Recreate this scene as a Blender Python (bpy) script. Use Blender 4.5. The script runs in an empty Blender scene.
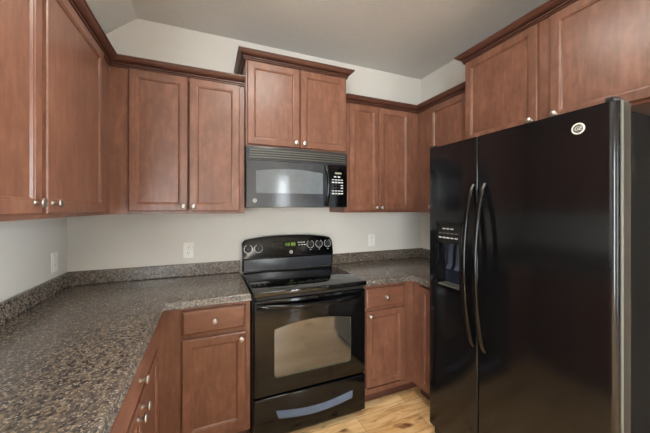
import bpy, bmesh, math, random
from mathutils import Matrix, Vector

random.seed(7)
SC = bpy.context.scene
COL = SC.collection
PI = math.pi

# ------------------------------------------------------------------ camera
cam = bpy.data.cameras.new('camera')
cam.sensor_fit = 'HORIZONTAL'
cam.sensor_width = 36.0
cam.lens = 283.66 / 650 * 36.0
cam.shift_y = -8.78 / 650
cam.clip_start = 0.02
camo = bpy.data.objects.new('camera', cam)
camo.location = (-0.2328, -2.3238, 1.4171)
camo.rotation_euler = (PI / 2, 0, -math.radians(22.34))
COL.objects.link(camo)
SC.camera = camo

# ------------------------------------------------------------------ world, exposure
SC.view_settings.view_transform = 'Standard'
SC.view_settings.look = 'None'
SC.view_settings.gamma = 1.0
SC.view_settings.use_curve_mapping = False
SC.view_settings.exposure = 0.42
w = bpy.data.worlds.new('sky')
SC.world = w
w.use_nodes = True
wb = w.node_tree.nodes['Background']
wb.inputs[0].default_value = (0.88, 0.96, 1.0, 1)
SKY_STRENGTH = 20
LAMP_STRENGTH = 12.5
wb.inputs[1].default_value = SKY_STRENGTH

# room frame: the kitchen alcove and the open room behind the camera
XL, XR, YF, H = -1.076, 1.791, -5.4, 2.736
XF, YP = -4.3, -2.62           # far wall of the open room, end of the kitchen's left wall
XC, ZS = -0.69, 2.411          # the crease of the sloped ceiling and where the slope meets the left wall
FRONT_OPENINGS = [(-3.7, -1.10, 0.06, 2.30), (0.95, 1.35, 0.06, 2.20)]   # unseen glazed doors, the wide one added to light the right corner: x0, x1, z0, z1
ADDED_SIDEWIN = (-4.6, -2.34, 0.30, 2.25)     # unseen window added in the right wall to light the left wall: y0, y1, z0, z1


def portal(loc, rot, sx, sy):
    pl = bpy.data.lights.new('daylight_portal', 'AREA')
    pl.shape = 'RECTANGLE'
    pl.size, pl.size_y = sx, sy
    pl.cycles.is_portal = True
    po = bpy.data.objects.new('daylight_portal', pl)
    po.location = loc
    po.rotation_euler = rot
    COL.objects.link(po)


for a, b, c, d in FRONT_OPENINGS:
    portal(((a + b) / 2, YF - 0.12, (c + d) / 2), (PI / 2, 0, 0), b - a, d - c)
a, b, c, d = ADDED_SIDEWIN
portal((XR + .12, (a + b) / 2, (c + d) / 2), (0, PI / 2, 0), d - c, b - a)


# ------------------------------------------------------------------ materials
def s2l(c):
    c = c / 255.0
    return c / 12.92 if c <= 0.04045 else ((c + 0.055) / 1.055) ** 2.4


def rgb(r, g, b):
    return (s2l(r), s2l(g), s2l(b), 1)


def new_mat(name):
    m = bpy.data.materials.new(name)
    m.use_nodes = True
    nt = m.node_tree
    return m, nt, nt.nodes['Principled BSDF'], nt.nodes, nt.links


def ramp(nodes, stops):
    r = nodes.new('ShaderNodeValToRGB')
    e = r.color_ramp.elements
    while len(e) < len(stops):
        e.new(0.5)
    for el, (p, c) in zip(e, stops):
        el.position = p
        el.color = c
    return r


def noise(nodes, scale, detail=4, rough=0.55, dist=0.0):
    n = nodes.new('ShaderNodeTexNoise')
    n.inputs['Scale'].default_value = scale
    n.inputs['Detail'].default_value = detail
    n.inputs['Roughness'].default_value = rough
    n.inputs['Distortion'].default_value = dist
    return n


def coords(nodes, links, scale=(1, 1, 1), per_object=True):
    tc = nodes.new('ShaderNodeTexCoord')
    mp = nodes.new('ShaderNodeMapping')
    mp.inputs['Scale'].default_value = scale
    links.new(tc.outputs['Object'], mp.inputs['Vector'])
    if per_object:
        oi = nodes.new('ShaderNodeObjectInfo')
        mu = nodes.new('ShaderNodeMath')
        mu.operation = 'MULTIPLY'
        mu.inputs[1].default_value = 37.0
        cb = nodes.new('ShaderNodeCombineXYZ')
        links.new(oi.outputs['Random'], mu.inputs[0])
        for k in range(3):
            links.new(mu.outputs[0], cb.inputs[k])
        links.new(cb.outputs[0], mp.inputs['Location'])
    return mp


def mixc(nodes, links, fac, a, b, blend='MIX'):
    m = nodes.new('ShaderNodeMix')
    m.data_type = 'RGBA'
    m.blend_type = blend
    for sock, v in ((m.inputs[0], fac), (m.inputs[6], a), (m.inputs[7], b)):
        if hasattr(v, 'is_linked'):
            links.new(v, sock)
        else:
            sock.default_value = v
    return m.outputs[2]


def bump(nodes, links, bsdf, height, strength, dist):
    b = nodes.new('ShaderNodeBump')
    b.inputs['Strength'].default_value = strength
    b.inputs['Distance'].default_value = dist
    links.new(height, b.inputs['Height'])
    links.new(b.outputs['Normal'], bsdf.inputs['Normal'])


def wood_mat(name, dark, mid, light, rough=0.35, grain='z'):
    m, nt, b, N, L = new_mat(name)
    mp = coords(N, L, (10, 10, 1.1) if grain == 'z' else (1.1, 10, 10))
    n1 = noise(N, 4.0, 6, 0.6, 0.6)
    L.new(mp.outputs[0], n1.inputs['Vector'])
    mp2 = coords(N, L, (1, 1, 0.55) if grain == 'z' else (0.55, 1, 1))
    n2 = noise(N, 6.0, 3, 0.6, 0.5)
    n3 = noise(N, 26.0, 3, 0.6, 0.4)
    for n in (n2, n3):
        L.new(mp2.outputs[0], n.inputs['Vector'])
    a1 = N.new('ShaderNodeMix'); a1.inputs[0].default_value = 0.5
    L.new(n2.outputs['Fac'], a1.inputs[2]); L.new(n3.outputs['Fac'], a1.inputs[3])
    a2 = N.new('ShaderNodeMix'); a2.inputs[0].default_value = 0.35
    L.new(a1.outputs[0], a2.inputs[2]); L.new(n1.outputs['Fac'], a2.inputs[3])
    r1 = ramp(N, [(0.36, dark), (0.5, mid), (0.64, light)])
    L.new(a2.outputs[0], r1.inputs['Fac'])
    L.new(r1.outputs[0], b.inputs['Base Color'])
    b.inputs['Roughness'].default_value = rough
    b.inputs['IOR'].default_value = 1.45
    b.inputs['Coat Weight'].default_value = 0.12
    b.inputs['Coat Roughness'].default_value = 0.2
    bump(N, L, b, n1.outputs['Fac'], 0.05, 0.002)
    return m


def plain(name, col, rough=0.5, metal=0.0, spec=0.5, nscale=None, nstr=0.05, coat=0.0, ior=1.5, ndist=0.001, var=0.06):
    m, nt, b, N, L = new_mat(name)
    mp = coords(N, L)
    n = noise(N, nscale or 25.0, 3)
    L.new(mp.outputs[0], n.inputs['Vector'])
    a = tuple(min(1, v * (1 - var)) for v in col[:3]) + (1,)
    z = tuple(min(1, v * (1 + var)) for v in col[:3]) + (1,)
    r = ramp(N, [(0.35, a), (0.65, z)])
    L.new(n.outputs['Fac'], r.inputs['Fac'])
    L.new(r.outputs[0], b.inputs['Base Color'])
    b.inputs['Roughness'].default_value = rough
    b.inputs['Metallic'].default_value = metal
    b.inputs['Specular IOR Level'].default_value = spec
    b.inputs['IOR'].default_value = ior
    b.inputs['Coat Weight'].default_value = coat
    if nscale:
        bump(N, L, b, n.outputs['Fac'], nstr, ndist)
    return m


def emit(name, col, strength):
    m, nt, b, N, L = new_mat(name)
    b.inputs['Base Color'].default_value = col
    b.inputs['Emission Color'].default_value = col
    b.inputs['Emission Strength'].default_value = strength
    return m


WD, WM, WL = rgb(95, 61, 47), rgb(112, 74, 57), rgb(131, 90, 71)
WOOD = wood_mat('stained_maple', WD, WM, WL)
WOODH = wood_mat('stained_maple_rail', WD, WM, WL, grain='x')
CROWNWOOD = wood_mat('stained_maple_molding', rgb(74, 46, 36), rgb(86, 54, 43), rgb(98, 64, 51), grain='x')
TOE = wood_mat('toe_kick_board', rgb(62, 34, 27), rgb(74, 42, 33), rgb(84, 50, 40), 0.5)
NICKEL = plain('satin_nickel', rgb(176, 172, 166), 0.36, 1.0)
WALL = plain('wall_paint', rgb(204, 199, 191), 0.75, var=0.006)
CEIL = plain('ceiling_paint', rgb(203, 202, 199), 0.9, nscale=45, nstr=0.2, ndist=0.003, var=0.02)
GLOSSBLACK = plain('black_enamel', rgb(8, 8, 9), 0.10, ior=1.4)
FRIDGEBLACK = plain('black_appliance_steel', rgb(14, 14, 16), 0.13, nscale=130, nstr=0.05, ndist=0.0006)
BLACKGLASS = plain('black_ceramic_glass', rgb(6, 6, 7), 0.05, ior=1.6)
OVENGLASS = plain('coated_oven_glass', rgb(38, 40, 40), 0.08, ior=2.3)
MICROGLASS = plain('screened_microwave_glass', rgb(92, 99, 104), 0.13, ior=1.8)
MICROFACE = plain('grey_black_microwave_face', rgb(46, 50, 56), 0.17, ior=1.7)
BLACKPLASTIC = plain('black_plastic', rgb(15, 15, 16), 0.35)
DARK = plain('black_recess', rgb(6, 6, 6), 0.6)
SIDEGREY = plain('textured_black_cabinet_side', rgb(9, 9, 9), 0.65, spec=0.08, nscale=300, nstr=0.15, ndist=0.001)
CHROME = plain('polished_trim', rgb(190, 190, 188), 0.16, 1.0)
TRIM_HIGHLIGHT = plain('grey_trim_and_highlight', rgb(96, 97, 90), 0.4, 0.3)  # grey for trim, also painted as highlights on door edge and vent slats
WHITEPL = plain('white_plastic', rgb(226, 223, 216), 0.35)
MARK = plain('pale_print', rgb(200, 200, 198), 0.5)
PULL_REFLECTION = plain('pull_painted_reflection', rgb(80, 90, 108), 0.3, 0.2)  # blue-grey stands in for window light reflected on the pull
TRIMGREEN = plain('pale_green_glass_edge', rgb(58, 62, 50), 0.3)
BURNER = plain('burner_ring_print', rgb(44, 42, 40), 0.15)
GREEN = emit('green_clock_digits', rgb(130, 175, 60), 0.35)
LAMPMAT = emit('lamp_diffuser', (1.0, 0.94, 0.86, 1), LAMP_STRENGTH)


def granite_mat():
    m, nt, b, N, L = new_mat('speckled_laminate')
    mp = coords(N, L, per_object=False)
    n0 = noise(N, 70, 4, 0.7)
    v1 = N.new('ShaderNodeTexVoronoi'); v1.inputs['Scale'].default_value = 135
    v2 = N.new('ShaderNodeTexVoronoi'); v2.inputs['Scale'].default_value = 105
    v3 = N.new('ShaderNodeTexVoronoi'); v3.inputs['Scale'].default_value = 250
    for n in (n0, v1, v2, v3):
        L.new(mp.outputs[0], n.inputs['Vector'])
    base = ramp(N, [(0.32, rgb(56, 53, 52)), (0.50, rgb(86, 78, 71)), (0.68, rgb(114, 103, 91))])
    L.new(n0.outputs['Fac'], base.inputs['Fac'])

    def cellmask(v, lo, hi):
        sp = N.new('ShaderNodeSeparateColor')
        L.new(v.outputs['Color'], sp.inputs[0])
        r = ramp(N, [(lo, (0, 0, 0, 1)), (hi, (1, 1, 1, 1))])
        L.new(sp.outputs[0], r.inputs['Fac'])
        return r.outputs[0]
    c = mixc(N, L, cellmask(v1, 0.80, 0.84), base.outputs[0], rgb(124, 110, 92))
    c = mixc(N, L, cellmask(v2, 0.84, 0.87), c, rgb(60, 56, 56))
    c = mixc(N, L, cellmask(v3, 0.93, 0.95), c, rgb(150, 142, 131))
    L.new(c, b.inputs['Base Color'])
    b.inputs['Roughness'].default_value = 0.27
    b.inputs['IOR'].default_value = 1.7
    return m


GRANITE = granite_mat()


def floor_mat():
    m, nt, b, N, L = new_mat('hickory_planks')
    mp = coords(N, L, per_object=False)
    br = N.new('ShaderNodeTexBrick')
    br.inputs['Scale'].default_value = 1.0
    br.inputs['Brick Width'].default_value = 1.1
    br.inputs['Row Height'].default_value = 0.127
    br.inputs['Mortar Size'].default_value = 0.0012
    br.inputs['Mortar Smooth'].default_value = 0.3
    br.inputs['Bias'].default_value = 0.0
    br.inputs['Color1'].default_value = (0, 0, 0, 1)
    br.inputs['Color2'].default_value = (1, 1, 1, 1)
    br.inputs['Mortar'].default_value = (0.5, 0.5, 0.5, 1)
    br.offset = 0.37
    L.new(mp.outputs[0], br.inputs['Vector'])
    # every board shifts its grain
    add = N.new('ShaderNodeVectorMath'); add.operation = 'MULTIPLY_ADD'
    add.inputs[1].default_value = (1, 1, 1)
    sc = N.new('ShaderNodeVectorMath'); sc.operation = 'SCALE'
    L.new(br.outputs['Color'], sc.inputs[0]); sc.inputs['Scale'].default_value = 13.0
    L.new(mp.outputs[0], add.inputs[0]); L.new(sc.outputs[0], add.inputs[2])
    st = N.new('ShaderNodeMapping'); st.inputs['Scale'].default_value = (1.3, 9, 1)
    L.new(add.outputs[0], st.inputs['Vector'])
    g = noise(N, 3.2, 6, 0.62, 1.2)
    L.new(st.outputs[0], g.inputs['Vector'])
    st2 = N.new('ShaderNodeMapping'); st2.inputs['Scale'].default_value = (2.2, 5, 1)
    L.new(add.outputs[0], st2.inputs['Vector'])
    k = noise(N, 2.6, 2, 0.5, 0.4)
    L.new(st2.outputs[0], k.inputs['Vector'])
    gr = ramp(N, [(0.28, rgb(202, 150, 92)), (0.48, rgb(246, 206, 150)), (0.7, rgb(255, 230, 182))])
    L.new(g.outputs['Fac'], gr.inputs['Fac'])
    kr = ramp(N, [(0.27, (1, 1, 1, 1)), (0.37, (0, 0, 0, 1))])
    L.new(k.outputs['Fac'], kr.inputs['Fac'])
    c = mixc(N, L, kr.outputs[0], gr.outputs[0], rgb(128, 80, 46))
    tone = ramp(N, [(0.0, rgb(222, 206, 188)), (1.0, rgb(255, 255, 255))])
    L.new(br.outputs['Color'], tone.inputs['Fac'])
    c = mixc(N, L, 0.8, c, tone.outputs[0], 'MULTIPLY')
    c = mixc(N, L, br.outputs['Fac'], c, rgb(110, 74, 44))
    L.new(c, b.inputs['Base Color'])
    b.inputs['Roughness'].default_value = 0.32
    return m


FLOOR = floor_mat()


def pane_mat():
    m, nt, b, N, L = new_mat('window_glass')
    out = [n for n in N if n.type == 'OUTPUT_MATERIAL'][0]
    tr = N.new('ShaderNodeBsdfTransparent')
    gl = N.new('ShaderNodeBsdfGlossy'); gl.inputs['Roughness'].default_value = 0.02
    fr = N.new('ShaderNodeFresnel'); fr.inputs['IOR'].default_value = 1.45
    mx = N.new('ShaderNodeMixShader')
    L.new(fr.outputs[0], mx.inputs[0]); L.new(tr.outputs[0], mx.inputs[1]); L.new(gl.outputs[0], mx.inputs[2])
    L.new(mx.outputs[0], out.inputs['Surface'])
    N.remove(b)
    return m


PANE = pane_mat()


# ------------------------------------------------------------------ mesh helpers
def box(bm, x0, x1, y0, y1, z0, z1, bev=0.0, seg=2):
    r = bmesh.ops.create_cube(bm, size=1.0, matrix=Matrix.Translation(((x0 + x1) / 2, (y0 + y1) / 2, (z0 + z1) / 2))
                              @ Matrix.Diagonal((abs(x1 - x0), abs(y1 - y0), abs(z1 - z0), 1)))
    if bev > 0:
        es = list({e for v in r['verts'] for e in v.link_edges})
        bmesh.ops.bevel(bm, geom=es, offset=bev, segments=seg, profile=0.5, affect='EDGES')


def lathe(bm, prof, M=None, seg=24):
    """prof: (radius, height) pairs turned about local z."""
    rings = []
    for r, z in prof:
        if r < 1e-6:
            rings.append([bm.verts.new((0, 0, z))])
        else:
            rings.append([bm.verts.new((r * math.cos(2 * PI * k / seg), r * math.sin(2 * PI * k / seg), z)) for k in range(seg)])
    for a, b in zip(rings, rings[1:]):
        for k in range(seg):
            k2 = (k + 1) % seg
            if len(a) == 1 and len(b) == 1:
                continue
            if len(a) == 1:
                bm.faces.new((a[0], b[k], b[k2]))
            elif len(b) == 1:
                bm.faces.new((a[k], a[k2], b[0]))
            else:
                bm.faces.new((a[k], a[k2], b[k2], b[k]))
    if M is not None:
        bmesh.ops.transform(bm, matrix=M, verts=[v for r in rings for v in r])


def prism(bm, pts, a0, a1, axis='z'):
    """closed outline extruded along an axis. pts in the two other axes (xy / xz / yz order)."""
    def P(p, a):
        return {'z': (p[0], p[1], a), 'y': (p[0], a, p[1]), 'x': (a, p[0], p[1])}[axis]
    A = [bm.verts.new(P(p, a0)) for p in pts]
    B = [bm.verts.new(P(p, a1)) for p in pts]
    n = len(pts)
    fs = [bm.faces.new(A), bm.faces.new(B)]
    for i in range(n):
        fs.append(bm.faces.new((A[i], A[(i + 1) % n], B[(i + 1) % n], B[i])))
    return fs


def tube(bm, pts, rx, ry=None, seg=12, up=(0, 0, 1), cap=True):
    """a bar of elliptical section along a polyline."""
    ry = ry or rx
    rings = []
    n = len(pts)
    for i, p in enumerate(pts):
        p = Vector(p)
        t = (Vector(pts[min(i + 1, n - 1)]) - Vector(pts[max(i - 1, 0)])).normalized()
        s = t.cross(Vector(up))
        s = s.normalized() if s.length > 1e-4 else t.orthogonal().normalized()
        u = s.cross(t).normalized()
        rings.append([bm.verts.new(p + s * rx * math.cos(2 * PI * k / seg) + u * ry * math.sin(2 * PI * k / seg)) for k in range(seg)])
    for a, b in zip(rings, rings[1:]):
        for k in range(seg):
            bm.faces.new((a[k], a[(k + 1) % seg], b[(k + 1) % seg], b[k]))
    if cap:
        bm.faces.new(rings[0]); bm.faces.new(rings[-1])


def obj(name, bm, mat, parent=None, smooth=False, world=False):
    if world and parent is not None:
        bmesh.ops.transform(bm, matrix=parent['_T'].inverted() if False else TM[parent.name].inverted(), verts=bm.verts[:])
    bmesh.ops.recalc_face_normals(bm, faces=bm.faces[:])
    me = bpy.data.meshes.new(name)
    bm.to_mesh(me)
    bm.free()
    me.materials.append(mat)
    if smooth:
        me.shade_smooth()
        me.set_sharp_from_angle(angle=math.radians(35))
    o = bpy.data.objects.new(name, me)
    COL.objects.link(o)
    if parent is not None:
        o.parent = parent
    return o


TM = {}


def thing(name, label, cat, loc=(0, 0, 0), rotz=0.0, group=None):
    o = bpy.data.objects.new(name, None)
    o.empty_display_size = 0.1
    o.location = loc
    o.rotation_euler = (0, 0, rotz)
    COL.objects.link(o)
    o['label'] = label
    o['category'] = cat
    if group:
        o['group'] = group
    TM[o.name] = Matrix.Translation(loc) @ Matrix.Rotation(rotz, 4, 'Z')
    return o


def struct(name, bm, mat):
    o = obj(name, bm, mat)
    o['kind'] = 'structure'
    return o


# ------------------------------------------------------------------ the room
bm = bmesh.new(); box(bm, XF - .1, XR + .1, YF - .1, .1, -.1, 0); struct('floor', bm, FLOOR)
bm = bmesh.new()
box(bm, XF - .1, XR + .1, YF - .1, .1, H, H + .1)
prism(bm, [(XL - .02, ZS - .0168), (XL - .02, H + .01), (XC, H)], YP, .05, 'y')
struct('ceiling', bm, CEIL)
bm = bmesh.new(); box(bm, XF - .1, XR + .1, 0, .1, 0, H); struct('wall_back', bm, WALL)
bm = bmesh.new(); box(bm, XL - .12, XL, YP, 0, 0, H); struct('wall_left', bm, WALL)
bm = bmesh.new(); box(bm, XF, XL - .12, YP, YP + .12, 0, H); struct('wall_side', bm, WALL)
bm = bmesh.new(); box(bm, XF - .1, XF, YF, 0, 0, H); struct('wall_far', bm, WALL)
ya, yb, za, zb = ADDED_SIDEWIN
bm = bmesh.new()
box(bm, XR, XR + .1, yb, 0, 0, H); box(bm, XR, XR + .1, YF, ya, 0, H)
box(bm, XR, XR + .1, ya, yb, 0, za); box(bm, XR, XR + .1, ya, yb, zb, H)
struct('wall_right', bm, WALL)
bm = bmesh.new()
prev = XF - .1
for a, b, c, d in FRONT_OPENINGS:
    box(bm, prev, a, YF - .1, YF, 0, H)
    box(bm, a, b, YF - .1, YF, d, H)
    box(bm, a, b, YF - .1, YF, 0, c)
    prev = b
box(bm, prev, XR + .1, YF - .1, YF, 0, H)
struct('wall_front', bm, WALL)


def window(nm, u0, u1, z0, z1, place):
    """two sashes; place(bm, u0, u1, d0, d1, z0, z1) puts a box in the wall"""
    t, um = .055, (u0 + u1) / 2
    bm = bmesh.new()
    for a, b in ((u0, u0 + t), (u1 - t, u1), (um - .04, um + .04)):
        place(bm, a, b, .02, .08, z0, z1)
    for a, b in ((u0 + t, um - .04), (um + .04, u1 - t)):
        place(bm, a, b, .02, .08, z0, z0 + t); place(bm, a, b, .02, .08, z1 - t, z1)
    wn = struct(nm, bm, WHITEPL)
    for a, b in ((u0 + t, um - .04), (um + .04, u1 - t)):
        bm = bmesh.new()
        place(bm, a, b, .047, .053, z0 + t, z1 - t)
        obj('window_pane', bm, PANE, wn)


for i, (a, b, c, d) in enumerate(FRONT_OPENINGS):
    window('window_%d' % (i + 1), a, b, c, d, lambda bm, u0, u1, d0, d1, z0, z1: box(bm, u0, u1, YF - d1, YF - d0, z0, z1))
window('window_3', ya, yb, za, zb, lambda bm, u0, u1, d0, d1, z0, z1: box(bm, XR + d0, XR + d1, u0, u1, z0, z1))


# ------------------------------------------------------------------ cabinet pieces (local: x along the front, -y outward, z up)
def rect_loops(bm, x0, x1, z0, z1, loops, cap=True):
    prev = None
    for d, y in loops:
        cur = [bm.verts.new(p) for p in ((x0 + d, y, z0 + d), (x1 - d, y, z0 + d), (x1 - d, y, z1 - d), (x0 + d, y, z1 - d))]
        if prev is None:
            bm.faces.new(cur)
        else:
            for k in range(4):
                bm.faces.new((prev[k], prev[(k + 1) % 4], cur[(k + 1) % 4], cur[k]))
        prev = cur
    if cap:
        bm.faces.new(prev)


KNOB_ME = None


def knob(parent, x, y, z):
    """mushroom knob whose axis points to -y"""
    global KNOB_ME
    if KNOB_ME is None:
        b = bmesh.new()
        lathe(b, [(0, 0), (.0085, 0), (.0085, .002), (.0055, .005), (.005, .014), (.0075, .018), (.0145, .021), (.0158, .0245),
                  (.0145, .028), (.009, .031), (0, .032)], Matrix.Rotation(PI / 2, 4, 'X'), 20)
        o = obj('knob', b, NICKEL, parent, smooth=True)
        KNOB_ME = o.data
    else:
        o = bpy.data.objects.new('knob', KNOB_ME)
        COL.objects.link(o)
        o.parent = parent
    o.location = (x, y, z)
    o['label'] = 'satin nickel round knob'
    return o


DT = 0.020


def door(parent, x0, x1, z0, z1, knob_at=None):
    b = bmesh.new()
    s = 0.049
    rect_loops(b, x0, x1, z0, z1, [(0, -.001), (0, -DT + .004), (.004, -DT), (s - .007, -DT), (s - .005, -DT + .002), (s, -DT + .003), (s + .007, -DT + .0105)], cap=False)
    # close the inside of the frame back to the panel
    o = obj('door', b, WOOD, parent)
    b = bmesh.new()
    i = s + .005
    box(b, x0 + i, x1 - i, -DT + .0095, -.003, z0 + i, z1 - i)
    obj('door_panel', b, WOOD, o)
    if knob_at:
        knob(o, knob_at[0], -DT, knob_at[1])
    return o


def drawer(parent, x0, x1, z0, z1):
    b = bmesh.new()
    rect_loops(b, x0, x1, z0, z1, [(0, -.001), (0, -DT + .008), (.003, -DT + .005), (.012, -DT)])
    o = obj('drawer', b, WOODH, parent)
    knob(o, (x0 + x1) / 2, -DT, (z0 + z1) / 2)
    return o


def carcass(parent, w, d, h, toe=0.0):
    b = bmesh.new()
    box(b, 0, w, .019, d, toe, h)
    obj('carcass', b, WOOD, parent)


def face_frame(parent, w, h, openings, toe=0.0):
    """a flat frame 19 mm thick with the door openings cut through it"""
    xs = sorted({0, w, *[o[0] for o in openings], *[o[1] for o in openings]})
    zs = sorted({toe, h, *[o[2] for o in openings], *[o[3] for o in openings]})
    b = bmesh.new()
    for i in range(len(xs) - 1):
        for j in range(len(zs) - 1):
            cx, cz = (xs[i] + xs[i + 1]) / 2, (zs[j] + zs[j + 1]) / 2
            if any(o[0] < cx < o[1] and o[2] < cz < o[3] for o in openings):
                continue
            box(b, xs[i], xs[i + 1], 0, .0185, zs[j], zs[j + 1])
    bmesh.ops.remove_doubles(b, verts=b.verts[:], dist=1e-5)
    # drop the faces shared by neighbouring cells
    seen = {}
    for f in b.faces:
        seen.setdefault(tuple(round(c, 4) for c in f.calc_center_median()), []).append(f)
    dead = [f for fs in seen.values() if len(fs) > 1 for f in fs]
    bmesh.ops.delete(b, geom=dead, context='FACES')
    return obj('face_frame', b, WOOD, parent)


CROWN = [(0.0, 0.0), (.011, 0.0), (.013, .0015), (.013, .0065), (.011, .0075), (.0005, .0080), (.0005, .0125), (.015, .0125), (.017, .0140), (.017, .0190),
         (.015, .0200), (.0035, .0205), (.0035, .0255), (.021, .0260), (.026, .0275), (.033, .0310), (.040, .0370), (.0445, .0435), (.046, .0465), (.0505, .0470),
         (.0520, .0485), (.0520, .055), (0.0, .055)]


def crown(parent, path, seg0, seg1, z):
    """crown moulding swept on a mitred path (world xy, outward = to the right of travel); only segments seg0..seg1"""
    P = [Vector(p) for p in path]
    nrm = []
    for a, b in zip(P, P[1:]):
        d = (b - a).normalized()
        nrm.append(Vector((d.y, -d.x)))
    off = []
    for i in range(len(P)):
        if i == 0:
            off.append(nrm[0])
        elif i == len(P) - 1:
            off.append(nrm[-1])
        else:
            m = (nrm[i - 1] + nrm[i]).normalized()
            off.append(m / max(0.2, m.dot(nrm[i])))
    b = bmesh.new()
    rings = []
    for i in range(seg0, seg1 + 1):
        rings.append([b.verts.new((P[i].x + off[i].x * o, P[i].y + off[i].y * o, z + h)) for o, h in CROWN])
    n = len(CROWN)
    for A, B in zip(rings, rings[1:]):
        for k in range(n):
            b.faces.new((A[k], A[(k + 1) % n], B[(k + 1) % n], B[k]))
    b.faces.new(rings[0]); b.faces.new(rings[-1])
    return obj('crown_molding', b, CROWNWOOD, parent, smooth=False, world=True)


UB, UT = 1.378, 2.258           # underside and top of the standard wall cabinets
UH = UT - UB
FY, FXL, FXR = -.305, -.771, 1.485
MY, MXR = -.337, 1.430          # the two deeper, higher cabinets
MB_, MT = 1.838, 2.434

# wall cabinets -------------------------------------------------------------
cL = thing('wall_cabinet', 'reddish brown two-door wall cabinet on the left wall over the long counter', 'cabinet', (FXL, -1.70, UB), PI / 2)
W = 1.70 + FY
carcass(cL, W, FXL - XL - .002, UH)
face_frame(cL, W, UH, [(.04, W - .20, .03, UH - .03)])
kx = .635
door(cL, .02, .626, .018, UH - .012, (.578, .055))
door(cL, .658, 1.235, .018, UH - .012, (.692, .055))

cB = thing('wall_cabinet', 'two-door wall cabinet on the back wall between the left corner and the microwave', 'cabinet', (XL + .002, FY, UB))
ox = XL + .002
carcass(cB, -ox - .004, -FY - .002, UH)
b = bmesh.new()
face_frame(cB, -ox - .004, UH, [(-.62 - ox, -.06 - ox, .03, UH - .03)])
kx = -.350 - ox
door(cB, -.672 - ox, kx - .005, .018, UH - .012, (kx - .029, .047))
door(cB, kx + .005, -.038 - ox, .018, UH - .012, (kx + .028, .047))

cM = thing('wall_cabinet', 'raised two-door wall cabinet mounted directly above the black microwave', 'cabinet', (.0015, MY, MB_))
carcass(cM, .759, -MY - .002, MT - MB_)
face_frame(cM, .759, MT - MB_, [(.04, .72, .03, MT - MB_ - .03)])
door(cM, .010, .377, .012, MT - MB_ - .018, (.377 - .028, .042))
door(cM, .383, .749, .012, MT - MB_ - .018, (.383 + .028, .042))

ox = .7645
cR = thing('wall_cabinet', 'narrow two-door wall cabinet to the right of the microwave, over the small counter', 'cabinet', (ox, FY, UB))
carcass(cR, XR - .002 - ox, -FY - .002, UH)
face_frame(cR, FXR - ox, UH, [(.05, 1.38 - ox, .03, UH - .03)])
kx = 1.074 - ox
door(cR, .802 - ox, kx - .003, .018, UH - .012, (kx - .024, .040))
door(cR, kx + .003, 1.392 - ox, .018, UH - .012, (kx + .024, .040))

cC = thing('wall_cabinet', 'single-door wall cabinet in the right corner, partly hidden behind the refrigerator top', 'cabinet', (FXR, FY - .0005, UB), -PI / 2)
W = .862 + FY - .002
carcass(cC, W, XR - FXR - .002, UH)
face_frame(cC, W, UH, [(.20, W - .03, .03, UH - .03)])
door(cC, .165, W - .012, .018, UH - .012, (.20, .047))

cF = thing('wall_cabinet', 'wide two-door wall cabinet above the black refrigerator', 'cabinet', (MXR, -.862, MB_ + .012), -PI / 2)
W = 1.04
hF = MT - MB_ - .012
carcass(cF, W, XR - MXR - .002, hF)
face_frame(cF, W, hF, [(.04, .46, .03, hF - .03), (.56, 1.0, .03, hF - .03)])
door(cF, .013, .478, .012, hF - .018, (.478 - .030, .046))
door(cF, .540, 1.027, .012, hF - .018, (.540 + .028, .046))

# crown mouldings (outward is to the right of travel: +x along the back wall faces -y)
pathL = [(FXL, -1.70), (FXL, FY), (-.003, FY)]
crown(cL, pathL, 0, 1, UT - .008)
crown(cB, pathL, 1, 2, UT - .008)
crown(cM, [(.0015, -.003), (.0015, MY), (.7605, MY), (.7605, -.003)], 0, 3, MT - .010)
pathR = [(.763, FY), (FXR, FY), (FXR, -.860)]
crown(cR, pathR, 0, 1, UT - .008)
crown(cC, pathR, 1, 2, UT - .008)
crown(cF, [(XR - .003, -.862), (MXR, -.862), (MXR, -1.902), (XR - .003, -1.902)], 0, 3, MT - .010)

# base cabinets -------------------------------------------------------------
BT, TK = .875, .105
BYF, BXL, BXR = -.598, -.484, 1.192


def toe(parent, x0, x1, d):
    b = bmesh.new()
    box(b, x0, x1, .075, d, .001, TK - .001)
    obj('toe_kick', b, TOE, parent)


bL = thing('base_cabinet', 'base cabinet in the left run with one wide drawer over two doors, nearest the corner', 'cabinet', (BXL, -1.56, 0), PI / 2)
W = 1.56 + BYF - .0005
carcass(bL, W, BXL - XL - .002, BT, TK)
face_frame(bL, W, BT, [(.03, W - .10, .14, .68), (.03, W - .10, .73, BT - .035)], TK)
toe(bL, 0, W, BXL - XL - .002)
drawer(bL, .02, W - .085, .722, .852)
kx = (W - .085 + .02) / 2
door(bL, .02, kx - .003, .155, .700, (kx - .035, .668))
door(bL, kx + .003, W - .085, .155, .700, (kx + .035, .668))

bL2 = thing('base_cabinet', 'base cabinet at the near end of the left run, farthest from the corner', 'cabinet', (BXL, -2.52, 0), PI / 2)
W = .96 - .001
carcass(bL2, W, BXL - XL - .002, BT, TK)
face_frame(bL2, W, BT, [(.03, W - .03, .14, .68), (.03, W - .03, .73, BT - .035)], TK)
toe(bL2, 0, W, BXL - XL - .002)
drawer(bL2, .02, W - .02, .722, .852)
kx = W / 2
door(bL2, .02, kx - .003, .155, .700, (kx - .035, .668))
door(bL2, kx + .003, W - .02, .155, .700, (kx + .035, .668))

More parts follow.
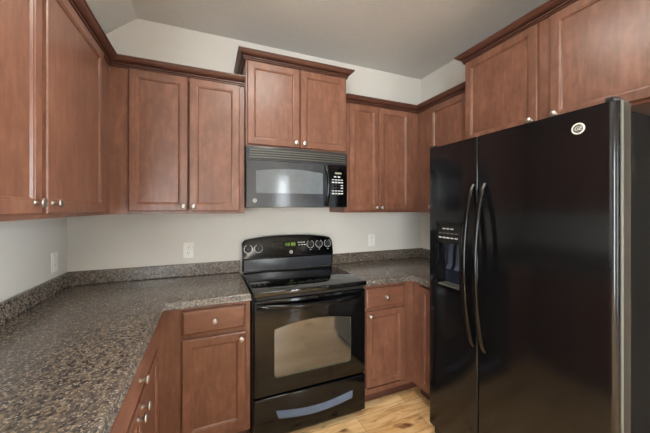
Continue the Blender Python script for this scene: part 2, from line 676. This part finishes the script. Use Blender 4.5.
ox = XL + .002
bB = thing('base_cabinet', 'base cabinet with one drawer over one door, standing left of the range', 'cabinet', (ox, BYF, 0))
W = -.004 - ox
carcass(bB, W, -BYF - .002, BT, TK)
f0 = BXL - ox + .0005
b = bmesh.new()
face_frame(bB, W, BT, [(-.33 - ox, -.06 - ox, .14, .66), (-.33 - ox, -.06 - ox, .74, BT - .035)], TK)
toe(bB, 0, W, -BYF - .002)
drawer(bB, -.366 - ox, -.031 - ox, .722, .852)
door(bB, -.366 - ox, -.031 - ox, .146, .695, (-.031 - .026 - ox, .662))

ox = .7665
bR = thing('base_cabinet', 'small base cabinet with one drawer over one door, between range and refrigerator', 'cabinet', (ox, BYF, 0))
W = XR - .002 - ox
carcass(bR, W, -BYF - .002, BT, TK)
face_frame(bR, W, BT, [(.03, 1.08 - ox, .14, .66), (.03, 1.08 - ox, .74, BT - .035)], TK)
toe(bR, 0, W, -BYF - .002)
drawer(bR, .780 - ox, 1.102 - ox, .715, .852)
door(bR, .780 - ox, 1.102 - ox, .160, .692, (.780 + .026 - ox, .664))

bC = thing('base_cabinet', 'corner base cabinet facing left, a sliver of its door seen beside the refrigerator', 'cabinet', (BXR, BYF - .0005, 0), -PI / 2)
W = .918 + BYF - .0005
carcass(bC, W, XR - BXR - .002, BT, TK)
face_frame(bC, W, BT, [(.13, W - .03, .14, BT - .04)], TK)
toe(bC, 0, W, XR - BXR - .002)
door(bC, .095, W - .012, .125, .852, None)


# countertops ---------------------------------------------------------------
def countertop(label, outline, splash_boxes, loc):
    th = thing('countertop', label, 'countertop', loc)
    b = bmesh.new()
    prism(b, outline, .876, .914, 'z')
    es = [e for e in b.edges if abs(e.verts[0].co.z - e.verts[1].co.z) < 1e-6]
    b.normal_update()
    bmesh.ops.bevel(b, geom=es, offset=.009, segments=4, profile=.5, affect='EDGES', clamp_overlap=True)
    obj('slab', b, GRANITE, th, smooth=True, world=True)
    b = bmesh.new()
    for q in splash_boxes:
        box(b, *q, bev=.004)
    obj('backsplash', b, GRANITE, th, world=True)
    return th


CE, CX1, CX2 = -.622, -.462, 1.166
countertop('long L-shaped speckled dark laminate countertop on the left side of the range',
           [(XL + .001, -.001), (-.003, -.001), (-.003, CE), (CX1, CE), (CX1, -2.54), (XL + .001, -2.54)],
           [(XL + .001, -.003, -.020, -.001, .9145, 1.005), (XL + .001, XL + .020, -2.54, -.0205, .9145, 1.005)], (XL, -.6, .876))
countertop('short L-shaped speckled dark laminate countertop between the range and refrigerator',
           [(.7655, -.001), (XR - .001, -.001), (XR - .001, -.918), (CX2, -.918), (CX2, CE), (.7655, CE)],
           [(.7655, XR - .001, -.020, -.001, .9145, 1.005), (XR - .020, XR - .001, -.918, -.0205, .9145, 1.005)], (1.2, -.3, .876))


# ------------------------------------------------------------------ round emblem with two letters
def emblem(parent, name, M, r):
    """M places a disc facing local +z"""
    b = bmesh.new()
    lathe(b, [(0, 0), (r, 0), (r, .002), (r * .93, .003), (r * .80, .003), (r * .76, .0022), (0, .0022)], M, 28)
    o = obj(name, b, WHITEPL, parent, smooth=True)
    b = bmesh.new()
    lathe(b, [(r * .76, .0022), (r * .74, .0028), (0, .0028)], M, 28)
    obj('emblem_field', b, plain('emblem_grey', rgb(70, 72, 76), .3) if 'emblem_grey' not in bpy.data.materials else bpy.data.materials['emblem_grey'], o)
    cu = bpy.data.curves.new('emblem_letters', 'FONT')
    cu.body = 'GE'
    cu.size = r * .95
    cu.extrude = .0003
    cu.align_x = 'CENTER'; cu.align_y = 'CENTER'
    cu.shear = .25
    to = bpy.data.objects.new('tmp', cu)
    COL.objects.link(to)
    dg = bpy.context.evaluated_depsgraph_get()
    me = bpy.data.meshes.new_from_object(to.evaluated_get(dg))
    bpy.data.objects.remove(to)
    me.transform(M @ Matrix.Translation((0, 0, .0032)))
    me.materials.clear(); me.materials.append(WHITEPL)
    lo = bpy.data.objects.new('emblem_letters', me)
    COL.objects.link(lo)
    lo.parent = o
    return o


FRONT = Matrix.Rotation(PI / 2, 4, 'X')             # +z turned to -y


# ------------------------------------------------------------------ microwave
mw = thing('microwave', 'black over-the-range microwave hung under the raised cabinet above the range', 'microwave', (.002, -.36, 1.420))
MWW, MWH = .756, .416


def bow(x, w=MWW, d=.018):
    return -d * (1 - (2 * x / w - 1) ** 2)


def bowed_panel(name, x0, x1, z0, z1, y_back, mat, parent, n=18, proud=0.0, outline_top=None):
    """a panel that follows the bowed front of the microwave"""
    b = bmesh.new()
    fr, bk = [], []
    for i in range(n + 1):
        x = x0 + (x1 - x0) * i / n
        y = bow(x) - proud
        zt = outline_top(x) if outline_top else z1
        fr.append((b.verts.new((x, y, z0)), b.verts.new((x, y, zt))))
        bk.append((b.verts.new((x, y_back, z0)), b.verts.new((x, y_back, zt))))
    for i in range(n):
        b.faces.new((fr[i][0], fr[i + 1][0], fr[i + 1][1], fr[i][1]))
        b.faces.new((bk[i][0], bk[i][1], bk[i + 1][1], bk[i + 1][0]))
        b.faces.new((fr[i][1], fr[i + 1][1], bk[i + 1][1], bk[i][1]))
        b.faces.new((fr[i][0], bk[i][0], bk[i + 1][0], fr[i + 1][0]))
    b.faces.new((fr[0][0], fr[0][1], bk[0][1], bk[0][0]))
    b.faces.new((fr[n][0], bk[n][0], bk[n][1], fr[n][1]))
    return obj(name, b, mat, parent, smooth=True)


b = bmesh.new(); box(b, 0, MWW, .034, .355, 0, MWH, .004)
obj('body', b, BLACKPLASTIC, mw)
VZ = .322
gr = bowed_panel('vent_grille', 0, MWW, VZ, MWH - .002, .034, MICROFACE, mw)
bowed_panel('vent_opening', .022, MWW - .016, VZ + .008, MWH - .012, .034, DARK, gr, proud=.001)
for k in range(4):
    z = VZ + .017 + k * .0165
    s = bowed_panel('vent_slat', .022, MWW - .016, z, z + .0060, .02, TRIM_HIGHLIGHT, gr, proud=.004)  # lighter grey paints the gloss on the slats
dx = .592
dr = bowed_panel('door', .002, dx, .003, VZ - .003, .033, MICROFACE, mw)
fw = bowed_panel('door_frame', .030, .572, .072, .262, .01, MICROFACE, dr, proud=.0015,
                 outline_top=lambda x: .262 + .018 * (1 - ((x - .30) / .28) ** 2))
pn = bowed_panel('window', .064, .548, .098, .250, .01, MICROGLASS, dr, proud=.003,
                 outline_top=lambda x: .248 + .020 * (1 - ((x - .306) / .25) ** 2))
b = bmesh.new()
hp = []
for i in range(15):
    u = i / 14
    z = .012 + u * .296
    hp.append((.572 + .010 * math.sin(PI * u), bow(.57) - .006 - .034 * math.sin(PI * u) ** .7, z))
tube(b, hp, .013, .009, 12, up=(0, 1, 0))
obj('door_handle', b, GLOSSBLACK, dr, smooth=True)
cp = bowed_panel('control_panel', dx + .003, MWW - .001, .003, VZ - .003, .033, GLOSSBLACK, mw, n=8)
dp = bowed_panel('display', .650, .706, .252, .264, .02, plain('pale_display', rgb(150, 150, 130), .2), cp, n=6, proud=.0012)
for r in range(7):
    z = .226 - r * .021
    cols = (.652, .684) if r == 0 else (.634, .660, .686, .710)
    for cxx in cols:
        ww = .007 if r in (3, 4) and cxx < .70 else .010
        bowed_panel('button', cxx - ww, cxx + ww, z, z + (.006 if r % 2 else .009), .02, MARK if (r not in (3, 4) or cxx > .70) else BURNER, cp, n=2, proud=.0012)
emblem(mw, 'round_badge', Matrix.Translation((.056, bow(.056) - .001, .046)) @ FRONT, .013)


# ------------------------------------------------------------------ range
rg = thing('range', 'black freestanding electric range with smooth glass cooktop between the two counters', 'range', (.381, -.33, 0))


def R(name, bm, mat, parent, smooth=False):
    """meshes of the range are written in world metres"""
    bmesh.ops.transform(bm, matrix=Matrix.Translation((-.381, .33, 0)), verts=bm.verts[:])
    return obj(name, bm, mat, parent, smooth)


RX0, RX1 = .0065, .7575
b = bmesh.new(); box(b, RX0, RX1, -.600, -.022, .045, .893)
R('body', b, BLACKPLASTIC, rg)
for (lx, ly) in ((.05, -.56), (.71, -.56), (.05, -.07), (.71, -.07)):
    b = bmesh.new(); lathe(b, [(0, 0), (.018, 0), (.018, .008), (.010, .010), (.010, .046), (0, .046)], Matrix.Translation((lx, ly, 0)), 12)
    R('levelling_foot', b, BLACKPLASTIC, rg, True)
b = bmesh.new(); box(b, RX0 + .01, RX1 - .01, -.601, -.575, .012, .044)
R('kick_plate', b, BLACKPLASTIC, rg)
# cooktop
b = bmesh.new(); box(b, RX0, RX1, -.660, -.100, .894, .924, .006, 3)
ct = R('cooktop', b, BLACKGLASS, rg, True)
for (bx, by, br) in ((.205, -.515, .112), (.575, -.500, .088), (.205, -.270, .080), (.560, -.280, .105)):
    b = bmesh.new()
    lathe(b, [(br, .9245), (br, .9248), (br - .004, .9248), (br - .004, .9245)], Matrix.Translation((bx, by, 0)), 48)
    lathe(b, [(br * .62, .9245), (br * .62, .9248), (br * .62 - .003, .9248), (br * .62 - .003, .9245)], Matrix.Translation((bx, by, 0)), 48)
    R('burner_ring', b, BURNER, ct)
# backguard: arched control panel leaning back over a plain lower strip
def arch(x):
    u = (x - .381) / .377
    return 1.194 - .034 * abs(u) ** 2.6


b = bmesh.new()
n = 40
cols = []
for i in range(n + 1):
    x = RX0 + (RX1 - RX0) * i / n
    zt = arch(x)
    e = min(x - RX0, RX1 - x)
    if e < .022:
        zt -= .022 - math.sqrt(max(0, .022 ** 2 - (.022 - e) ** 2))
    prof = [(-.022, .925), (-.022, zt - .004), (-.030, zt), (-.056, zt), (-.064, zt - .004), (-.070, zt - .016), (-.094, 1.034), (-.096, 1.028), (-.094, 1.022),
            (-.080, 1.020), (-.080, .925)]
    cols.append([b.verts.new((x, y, z)) for y, z in prof])
for A, B in zip(cols, cols[1:]):
    for k in range(len(A)):
        b.faces.new((A[k], A[(k + 1) % len(A)], B[(k + 1) % len(A)], B[k]))
b.faces.new(cols[0]); b.faces.new(cols[-1])
bg = R('control_panel', b, GLOSSBLACK, rg, True)
b = bmesh.new(); box(b, RX0 + .010, RX1 - .010, -.092, -.0805, .926, 1.016, .003)
R('splash_strip', b, MICROFACE, bg)  # lighter grey stands in for the room's reflection on this strip
# the slanted face of the control panel
zA, yA, zB, yB = 1.034, -.094, 1.160, -.0725
tilt = math.atan2(yB - yA, zB - zA)


def on_panel(x, z):
    y = yA + (yB - yA) * (z - zA) / (zB - zA)
    return Matrix.Translation((x, y, z)) @ Matrix.Rotation(-tilt, 4, 'X') @ FRONT


for kxx in (.050, .128, .556, .634, .712):
    b = bmesh.new()
    kz = 1.098 if kxx < .3 else 1.113
    M = on_panel(kxx, kz)
    lathe(b, [(0, 0), (.0255, 0), (.0255, .004), (.021, .006), (.018, .018), (.0165, .020), (0, .020)], M, 28)
    bb = bmesh.new()
    box(bb, -.004, .004, -.018, .018, .0185, .030, .0015)
    bmesh.ops.transform(bb, matrix=M, verts=bb.verts[:])
    tmp = bpy.data.meshes.new('t'); bb.to_mesh(tmp); bb.free(); b.from_mesh(tmp); bpy.data.meshes.remove(tmp)
    ko = R('control_knob', b, BLACKPLASTIC, bg, True)
    # printed dial scale around the knob
    b = bmesh.new()
    for q in range(14):
        a = math.radians(-240 + q * 300 / 13)
        c0 = Vector((0.0305 * math.cos(a), .0305 * math.sin(a), .0004))
        dx_, dy_ = .0042 * -math.sin(a), .0042 * math.cos(a)
        ex, ey = .0022 * math.cos(a), .0022 * math.sin(a)
        vs = [b.verts.new(M @ (c0 + Vector(p))) for p in ((dx_ + ex, dy_ + ey, 0), (-dx_ + ex, -dy_ + ey, 0), (-dx_ - ex, -dy_ - ey, 0), (dx_ - ex, dy_ - ey, 0))]
        b.faces.new(vs)
    R('dial_marks', b, MARK, bg)


def panel_box(name, x0, x1, z0, z1, mat, parent, th=.0012):
    b = bmesh.new()
    M = on_panel((x0 + x1) / 2, (z0 + z1) / 2)
    box(b, -(x1 - x0) / 2, (x1 - x0) / 2, -(z1 - z0) / 2, (z1 - z0) / 2, -.001, th)
    bmesh.ops.transform(b, matrix=M, verts=b.verts[:])
    return R(name, b, mat, parent)


panel_box('clock_display', .335, .435, 1.095, 1.142, plain('display_black', rgb(10, 14, 8), .1), bg, .0010)
for k, dxx in enumerate((.352, .372, .398, .418)):
    b = bmesh.new()
    for (sx, sz, wx, hz) in ((0, .020, .010, .0025), (0, 0, .010, .0025), (0, .010, .010, .0025), (.005, .010, .0025, .020), (-.005, .010, .0025, .020)):
        if k == 0 and wx > .005:
            continue
        bb = bmesh.new()
        box(bb, sx - wx / 2, sx + wx / 2, sz - hz / 2, sz + hz / 2, -.0005, .0016)
        bmesh.ops.transform(bb, matrix=on_panel(dxx, 1.110), verts=bb.verts[:])
        tmp = bpy.data.meshes.new('t'); bb.to_mesh(tmp); bb.free(); b.from_mesh(tmp); bpy.data.meshes.remove(tmp)
    R('clock_digit', b, GREEN, bg)
for (bx, bz) in [(.255, 1.130), (.280, 1.130), (.305, 1.130), (.255, 1.112), (.280, 1.112), (.305, 1.112), (.270, 1.096), (.300, 1.096),
                 (.455, 1.132), (.478, 1.132), (.500, 1.132), (.460, 1.112), (.484, 1.112), (.506, 1.112)]:
    panel_box('touch_button', bx - .008, bx + .008, bz - .003, bz + .003, MARK if bx > .4 else BURNER, bg)
for kxx in (.556, .634, .712):
    panel_box('indicator_mark', kxx - .005, kxx + .005, 1.066, 1.071, MARK, bg)
emblem(rg, 'round_badge', Matrix.Translation((-.381, .33, 0)) @ on_panel(.388, 1.058), .013)
# oven door with a window cut through its front
OD0, OD1 = .300, .868
OY = -.645


def arched_outline(x0, x1, z0, zside, zmid, r=.02, n=20):
    pts = []
    for i in range(7):
        a = PI + i / 6 * PI / 2
        pts.append((x0 + r + r * math.cos(a), z0 + r + r * math.sin(a)))
    for i in range(7):
        a = -PI / 2 + i / 6 * PI / 2
        pts.append((x1 - r + r * math.cos(a), z0 + r + r * math.sin(a)))
    for i in range(n + 1):
        u = 1 - 2 * i / n
        x = (x0 + x1) / 2 + u * (x1 - x0) / 2
        pts.append((x, zside + (zmid - zside) * (1 - u * u)))
    return pts


b = bmesh.new()
box(b, RX0 + .004, RX1 - .004, OY, -.602, OD0, OD1, .008, 3)
od = R('oven_door', b, GLOSSBLACK, rg, True)
WX0, WX1 = .130, .642
b = bmesh.new(); prism(b, arched_outline(WX0, WX1, .400, .690, .722), OY - .0022, OY + .004, 'y')
R('window_trim', b, TRIMGREEN, od, True)
b = bmesh.new(); prism(b, arched_outline(WX0 + .0015, WX1 - .004, .410, .6895, .7215, .018), OY - .0025, OY + .004, 'y')
R('oven_window', b, OVENGLASS, od)
hp = []
for i in range(25):
    u = i / 24
    s = math.sin(PI * u)
    hp.append((.030 + u * .702, OY - .004 - .046 * s ** .55, .838 - .012 * s))
b = bmesh.new(); tube(b, hp, .016, .011, 14, up=(0, 1, 0))
R('oven_handle', b, GLOSSBLACK, od, True)
b = bmesh.new(); box(b, RX0 + .02, RX1 - .02, -.640, -.602, .872, .892)
vt = R('vent_strip', b, DARK, rg)
for k in range(5):
    x = .25 + k * .065
    b = bmesh.new(); box(b, x - .024, x + .024, -.643, -.6395, .878, .886)
    R('vent_slot', b, BURNER, vt)
# storage drawer with its bowed pull
b = bmesh.new(); box(b, RX0 + .004, RX1 - .004, OY, -.602, .048, .288, .008, 3)
sd = R('storage_drawer', b, GLOSSBLACK, rg, True)
b = bmesh.new()
n = 24
rows = []
for i in range(n + 1):
    u = i / n
    x = .140 + u * .515
    dz = -.030 * math.sin(PI * u)
    zc = .184 + dz
    yy = OY - .003
    # a lip whose top face slopes up towards the viewer
    rows.append([b.verts.new((x + (.012 if i == 0 else -.012 if i == n else 0) * k, y, z)) for k, y, z in
                 ((0, yy + .004, zc + .020), (0, yy, zc + .020), (1, yy - .018, zc - .010), (1, yy - .017, zc - .016), (1, yy + .004, zc - .018))])
for A, B in zip(rows, rows[1:]):
    for k in range(5):
        b.faces.new((A[k], A[(k + 1) % 5], B[(k + 1) % 5], B[k]))
b.faces.new(rows[0]); b.faces.new(rows[-1])
R('drawer_pull', b, PULL_REFLECTION, sd, True)


# ------------------------------------------------------------------ refrigerator (faces -x)
fr = thing('refrigerator', 'black side-by-side refrigerator with water dispenser, standing right of the small counter', 'refrigerator', (1.44, -1.372, 0))
FM = Matrix.Translation((-1.44, 1.372, 0))


def F(name, bm, mat, parent, smooth=False):
    bmesh.ops.transform(bm, matrix=FM, verts=bm.verts[:])
    return obj(name, bm, mat, parent, smooth)


FX, FXB = 1.040, 1.128         # door front and back
FY0, FYS, FY1 = -.930, -1.279, -1.815
FZ0, FZ1 = .086, 1.782
b = bmesh.new(); box(b, FXB + .012, 1.775, FY1 + .006, FY0 - .006, .030, FZ1 - .022, .006)
F('body', b, SIDEGREY, fr)
b = bmesh.new(); box(b, FXB - .001, FXB + .0125, FY1 + .012, FY0 - .012, FZ0 + .01, FZ1 - .03)
F('door_gasket', b, DARK, fr)
b = bmesh.new(); box(b, FX + .035, FXB + .012, FY1 + .012, FY0 - .012, .012, .080, .004)
for k in range(5):
    box(b, FX + .031, FX + .036, FY1 + .05, FY0 - .05, .020 + k * .011, .024 + k * .011)
F('base_grille', b, BLACKPLASTIC, fr)
for (wy) in (FY1 + .08, FY0 - .08):
    for wx in (FXB + .06, 1.72):
        b = bmesh.new(); lathe(b, [(0, -.012), (.022, -.012), (.022, .012), (0, .012)], Matrix.Translation((wx, wy, .022)) @ Matrix.Rotation(PI / 2, 4, 'X'), 16)
        F('roller', b, BLACKPLASTIC, fr, True)


def door_profile(y_hi, y_lo, r_hi, r_lo):
    """xy outline of a door: front at FX, rounded vertical front edges; from y_hi (far) to y_lo (near)"""
    pts = [(FXB, y_hi)]
    for i in range(7):
        a = PI / 2 + i / 6 * PI / 2
        pts.append((FX + r_hi + r_hi * math.cos(a), y_hi - r_hi + r_hi * math.sin(a)))
    for i in range(7):
        a = PI + i / 6 * PI / 2
        pts.append((FX + r_lo + r_lo * math.cos(a), y_lo + r_lo + r_lo * math.sin(a)))
    pts.append((FXB, y_lo))
    return pts


DY0, DY1, DZ0, DZ1 = -.998, -1.178, .950, 1.334     # dispenser opening
b = bmesh.new()
prism(b, door_profile(FY0, FYS + .002, .016, .008), FZ0, DZ0, 'z')
prism(b, door_profile(FY0, FYS + .002, .016, .008), DZ1, FZ1, 'z')
p = [(FXB, FY0)] + door_profile(FY0, FYS, .016, .008)[1:8] + [(FX, DY0), (FXB, DY0)]
prism(b, p, DZ0, DZ1, 'z')
p = [(FXB, DY1), (FX, DY1)] + door_profile(FY0, FYS + .002, .016, .008)[8:15] + [(FXB, FYS + .002)]
prism(b, p, DZ0, DZ1, 'z')
box(b, FX + .068, FXB, DY1, DY0, DZ0, DZ1)
bmesh.ops.remove_doubles(b, verts=b.verts[:], dist=1e-5)
fz = F('freezer_door', b, FRIDGEBLACK, fr, True)
b = bmesh.new(); prism(b, door_profile(FYS - .002, FY1, .008, .024), FZ0, FZ1, 'z')
rd = F('refrigerator_door', b, FRIDGEBLACK, fr, True)
# strip painting a bright reflection along the near side of the door
b = bmesh.new()
box(b, FX + .020, FX + .036, FY1 - .0025, FY1 + .002, FZ0, FZ1, .001)
F('edge_highlight', b, TRIM_HIGHLIGHT, rd)
# dispenser
ds_z = 1.212
b = bmesh.new()
for q in ((DY1 - .004, DY0 + .004, DZ1 - .010, DZ1 + .004), (DY1 - .004, DY0 + .004, DZ0 - .004, DZ0 + .012), (DY1 - .004, DY1 + .008, DZ0 + .012, DZ1 - .010),
          (DY0 - .008, DY0 + .004, DZ0 + .012, DZ1 - .010)):
    box(b, FX - .007, FX + .012, q[0], q[1], q[2], q[3], .002)
dsp = F('dispenser', b, GLOSSBLACK, fr)
b = bmesh.new(); box(b, FX - .003, FX + .066, DY1 + .008, DY0 - .008, ds_z, DZ1 - .0105, .003)
F('keypad', b, BLACKPLASTIC, dsp)
for r in range(3):
    for c in range(5):
        if r == 0 and c in (0, 4):
            continue
        yy = DY0 - .032 - c * .029
        zz = 1.296 - r * .026
        b = bmesh.new(); box(b, FX - .0042, FX - .0025, yy - .010, yy + .010, zz - .003, zz + .003)
        F('keypad_mark', b, MARK if r != 1 else TRIM_HIGHLIGHT, dsp)
b = bmesh.new(); box(b, FX + .0675, FX + .0678, DY1 + .001, DY0 - .001, DZ0 + .012, ds_z)
F('cavity_back', b, plain('dark_blue_plastic', rgb(34, 40, 54), .2), dsp)
b = bmesh.new(); box(b, FX + .004, FX + .066, DY1 + .009, DY0 - .009, DZ0 + .0125, DZ0 + .022, .002)
F('drip_tray', b, TRIM_HIGHLIGHT, dsp)
for yy in (-1.060, -1.118):
    b = bmesh.new()
    prism(b, [(FX + .052, ds_z), (FX + .060, ds_z), (FX + .048, 1.08), (FX + .030, 1.055), (FX + .026, 1.060), (FX + .040, 1.085)], yy - .016, yy + .016, 'y')
    F('dispenser_lever', b, plain('lever_plastic', rgb(60, 66, 82), .2) if 'lever_plastic' not in bpy.data.materials else bpy.data.materials['lever_plastic'], dsp)
# bowed handles
for (yy, par) in ((-1.252, fz), (-1.318, rd)):
    b = bmesh.new()
    hp = []
    for i in range(31):
        u = i / 30
        s = math.sin(PI * u)
        hp.append((FX + .002 - .072 * s ** .62, yy, .700 + u * .835))
    tube(b, hp, .0135, .010, 14, up=(1, 0, 0))
    F('door_handle', b, GLOSSBLACK, par, True)
emb = emblem(rd, 'round_badge', FM @ Matrix.Translation((FX - .0003, -1.706, 1.711)) @ Matrix.Rotation(-PI / 2, 4, 'Z') @ FRONT, .021)
for (y0, y1) in ((FY1 + .012, FY1 + .036), (FY0 - .036, FY0 - .004)):
    b = bmesh.new(); box(b, FX + .004, FX + .095, y0, y1, FZ1 + .0005, FZ1 + .018, .004)
    F('hinge_cover', b, BLACKPLASTIC, fr)


# ------------------------------------------------------------------ wall outlets
def outlet(label, M, loc, group=None):
    th = thing('wall_outlet', label, 'outlet', loc)
    b = bmesh.new(); box(b, -.036, .036, -.058, .058, .0005, .006, .002)
    bmesh.ops.transform(b, matrix=M, verts=b.verts[:])
    obj('cover_plate', b, WHITEPL, th)
    for s in (-.020, .020):
        b = bmesh.new(); box(b, -.017, .017, s - .014, s + .014, .006, .0078, .0015)
        bmesh.ops.transform(b, matrix=M, verts=b.verts[:])
        so = obj('socket', b, WHITEPL, th)
        b = bmesh.new()
        box(b, -.008, -.0055, s - .001, s + .007, .0076, .0081)
        box(b, .0055, .008, s - .001, s + .007, .0076, .0081)
        box(b, -.002, .002, s - .010, s - .006, .0076, .0081)
        bmesh.ops.transform(b, matrix=M, verts=b.verts[:])
        obj('socket_slots', b, DARK, so)
    return th


outlet('white duplex outlet on the back wall left of the range', FRONT, (-.369, 0, 1.104))
outlet('white duplex outlet on the back wall right of the range', FRONT, (1.199, 0, 1.111))
outlet('white duplex outlet on the left wall, seen almost edge-on near the corner', Matrix.Rotation(PI / 2, 4, 'Z') @ FRONT, (XL, -.171, 1.097))


# ------------------------------------------------------------------ ceiling lights (above and behind the camera's view)
def ceiling_light(label, x, y, w, d):
    th = thing('ceiling_light', label, 'ceiling light', (x, y, H))
    b = bmesh.new()
    box(b, -w / 2, w / 2, -d / 2, d / 2, -.030, -.0005, .004)
    obj('housing', b, WHITEPL, th)
    b = bmesh.new(); box(b, -w / 2 + .012, w / 2 - .012, -d / 2 + .012, d / 2 - .012, -.075, -.0305, .012, 3)
    obj('diffuser', b, LAMPMAT, th)


ceiling_light('wide white ceiling light over the middle of the kitchen floor', .20, -1.45, .55, .75)
ceiling_light('long white ceiling light added behind the camera', .35, -3.9, .36, 1.0)  # unseen light added to brighten the room
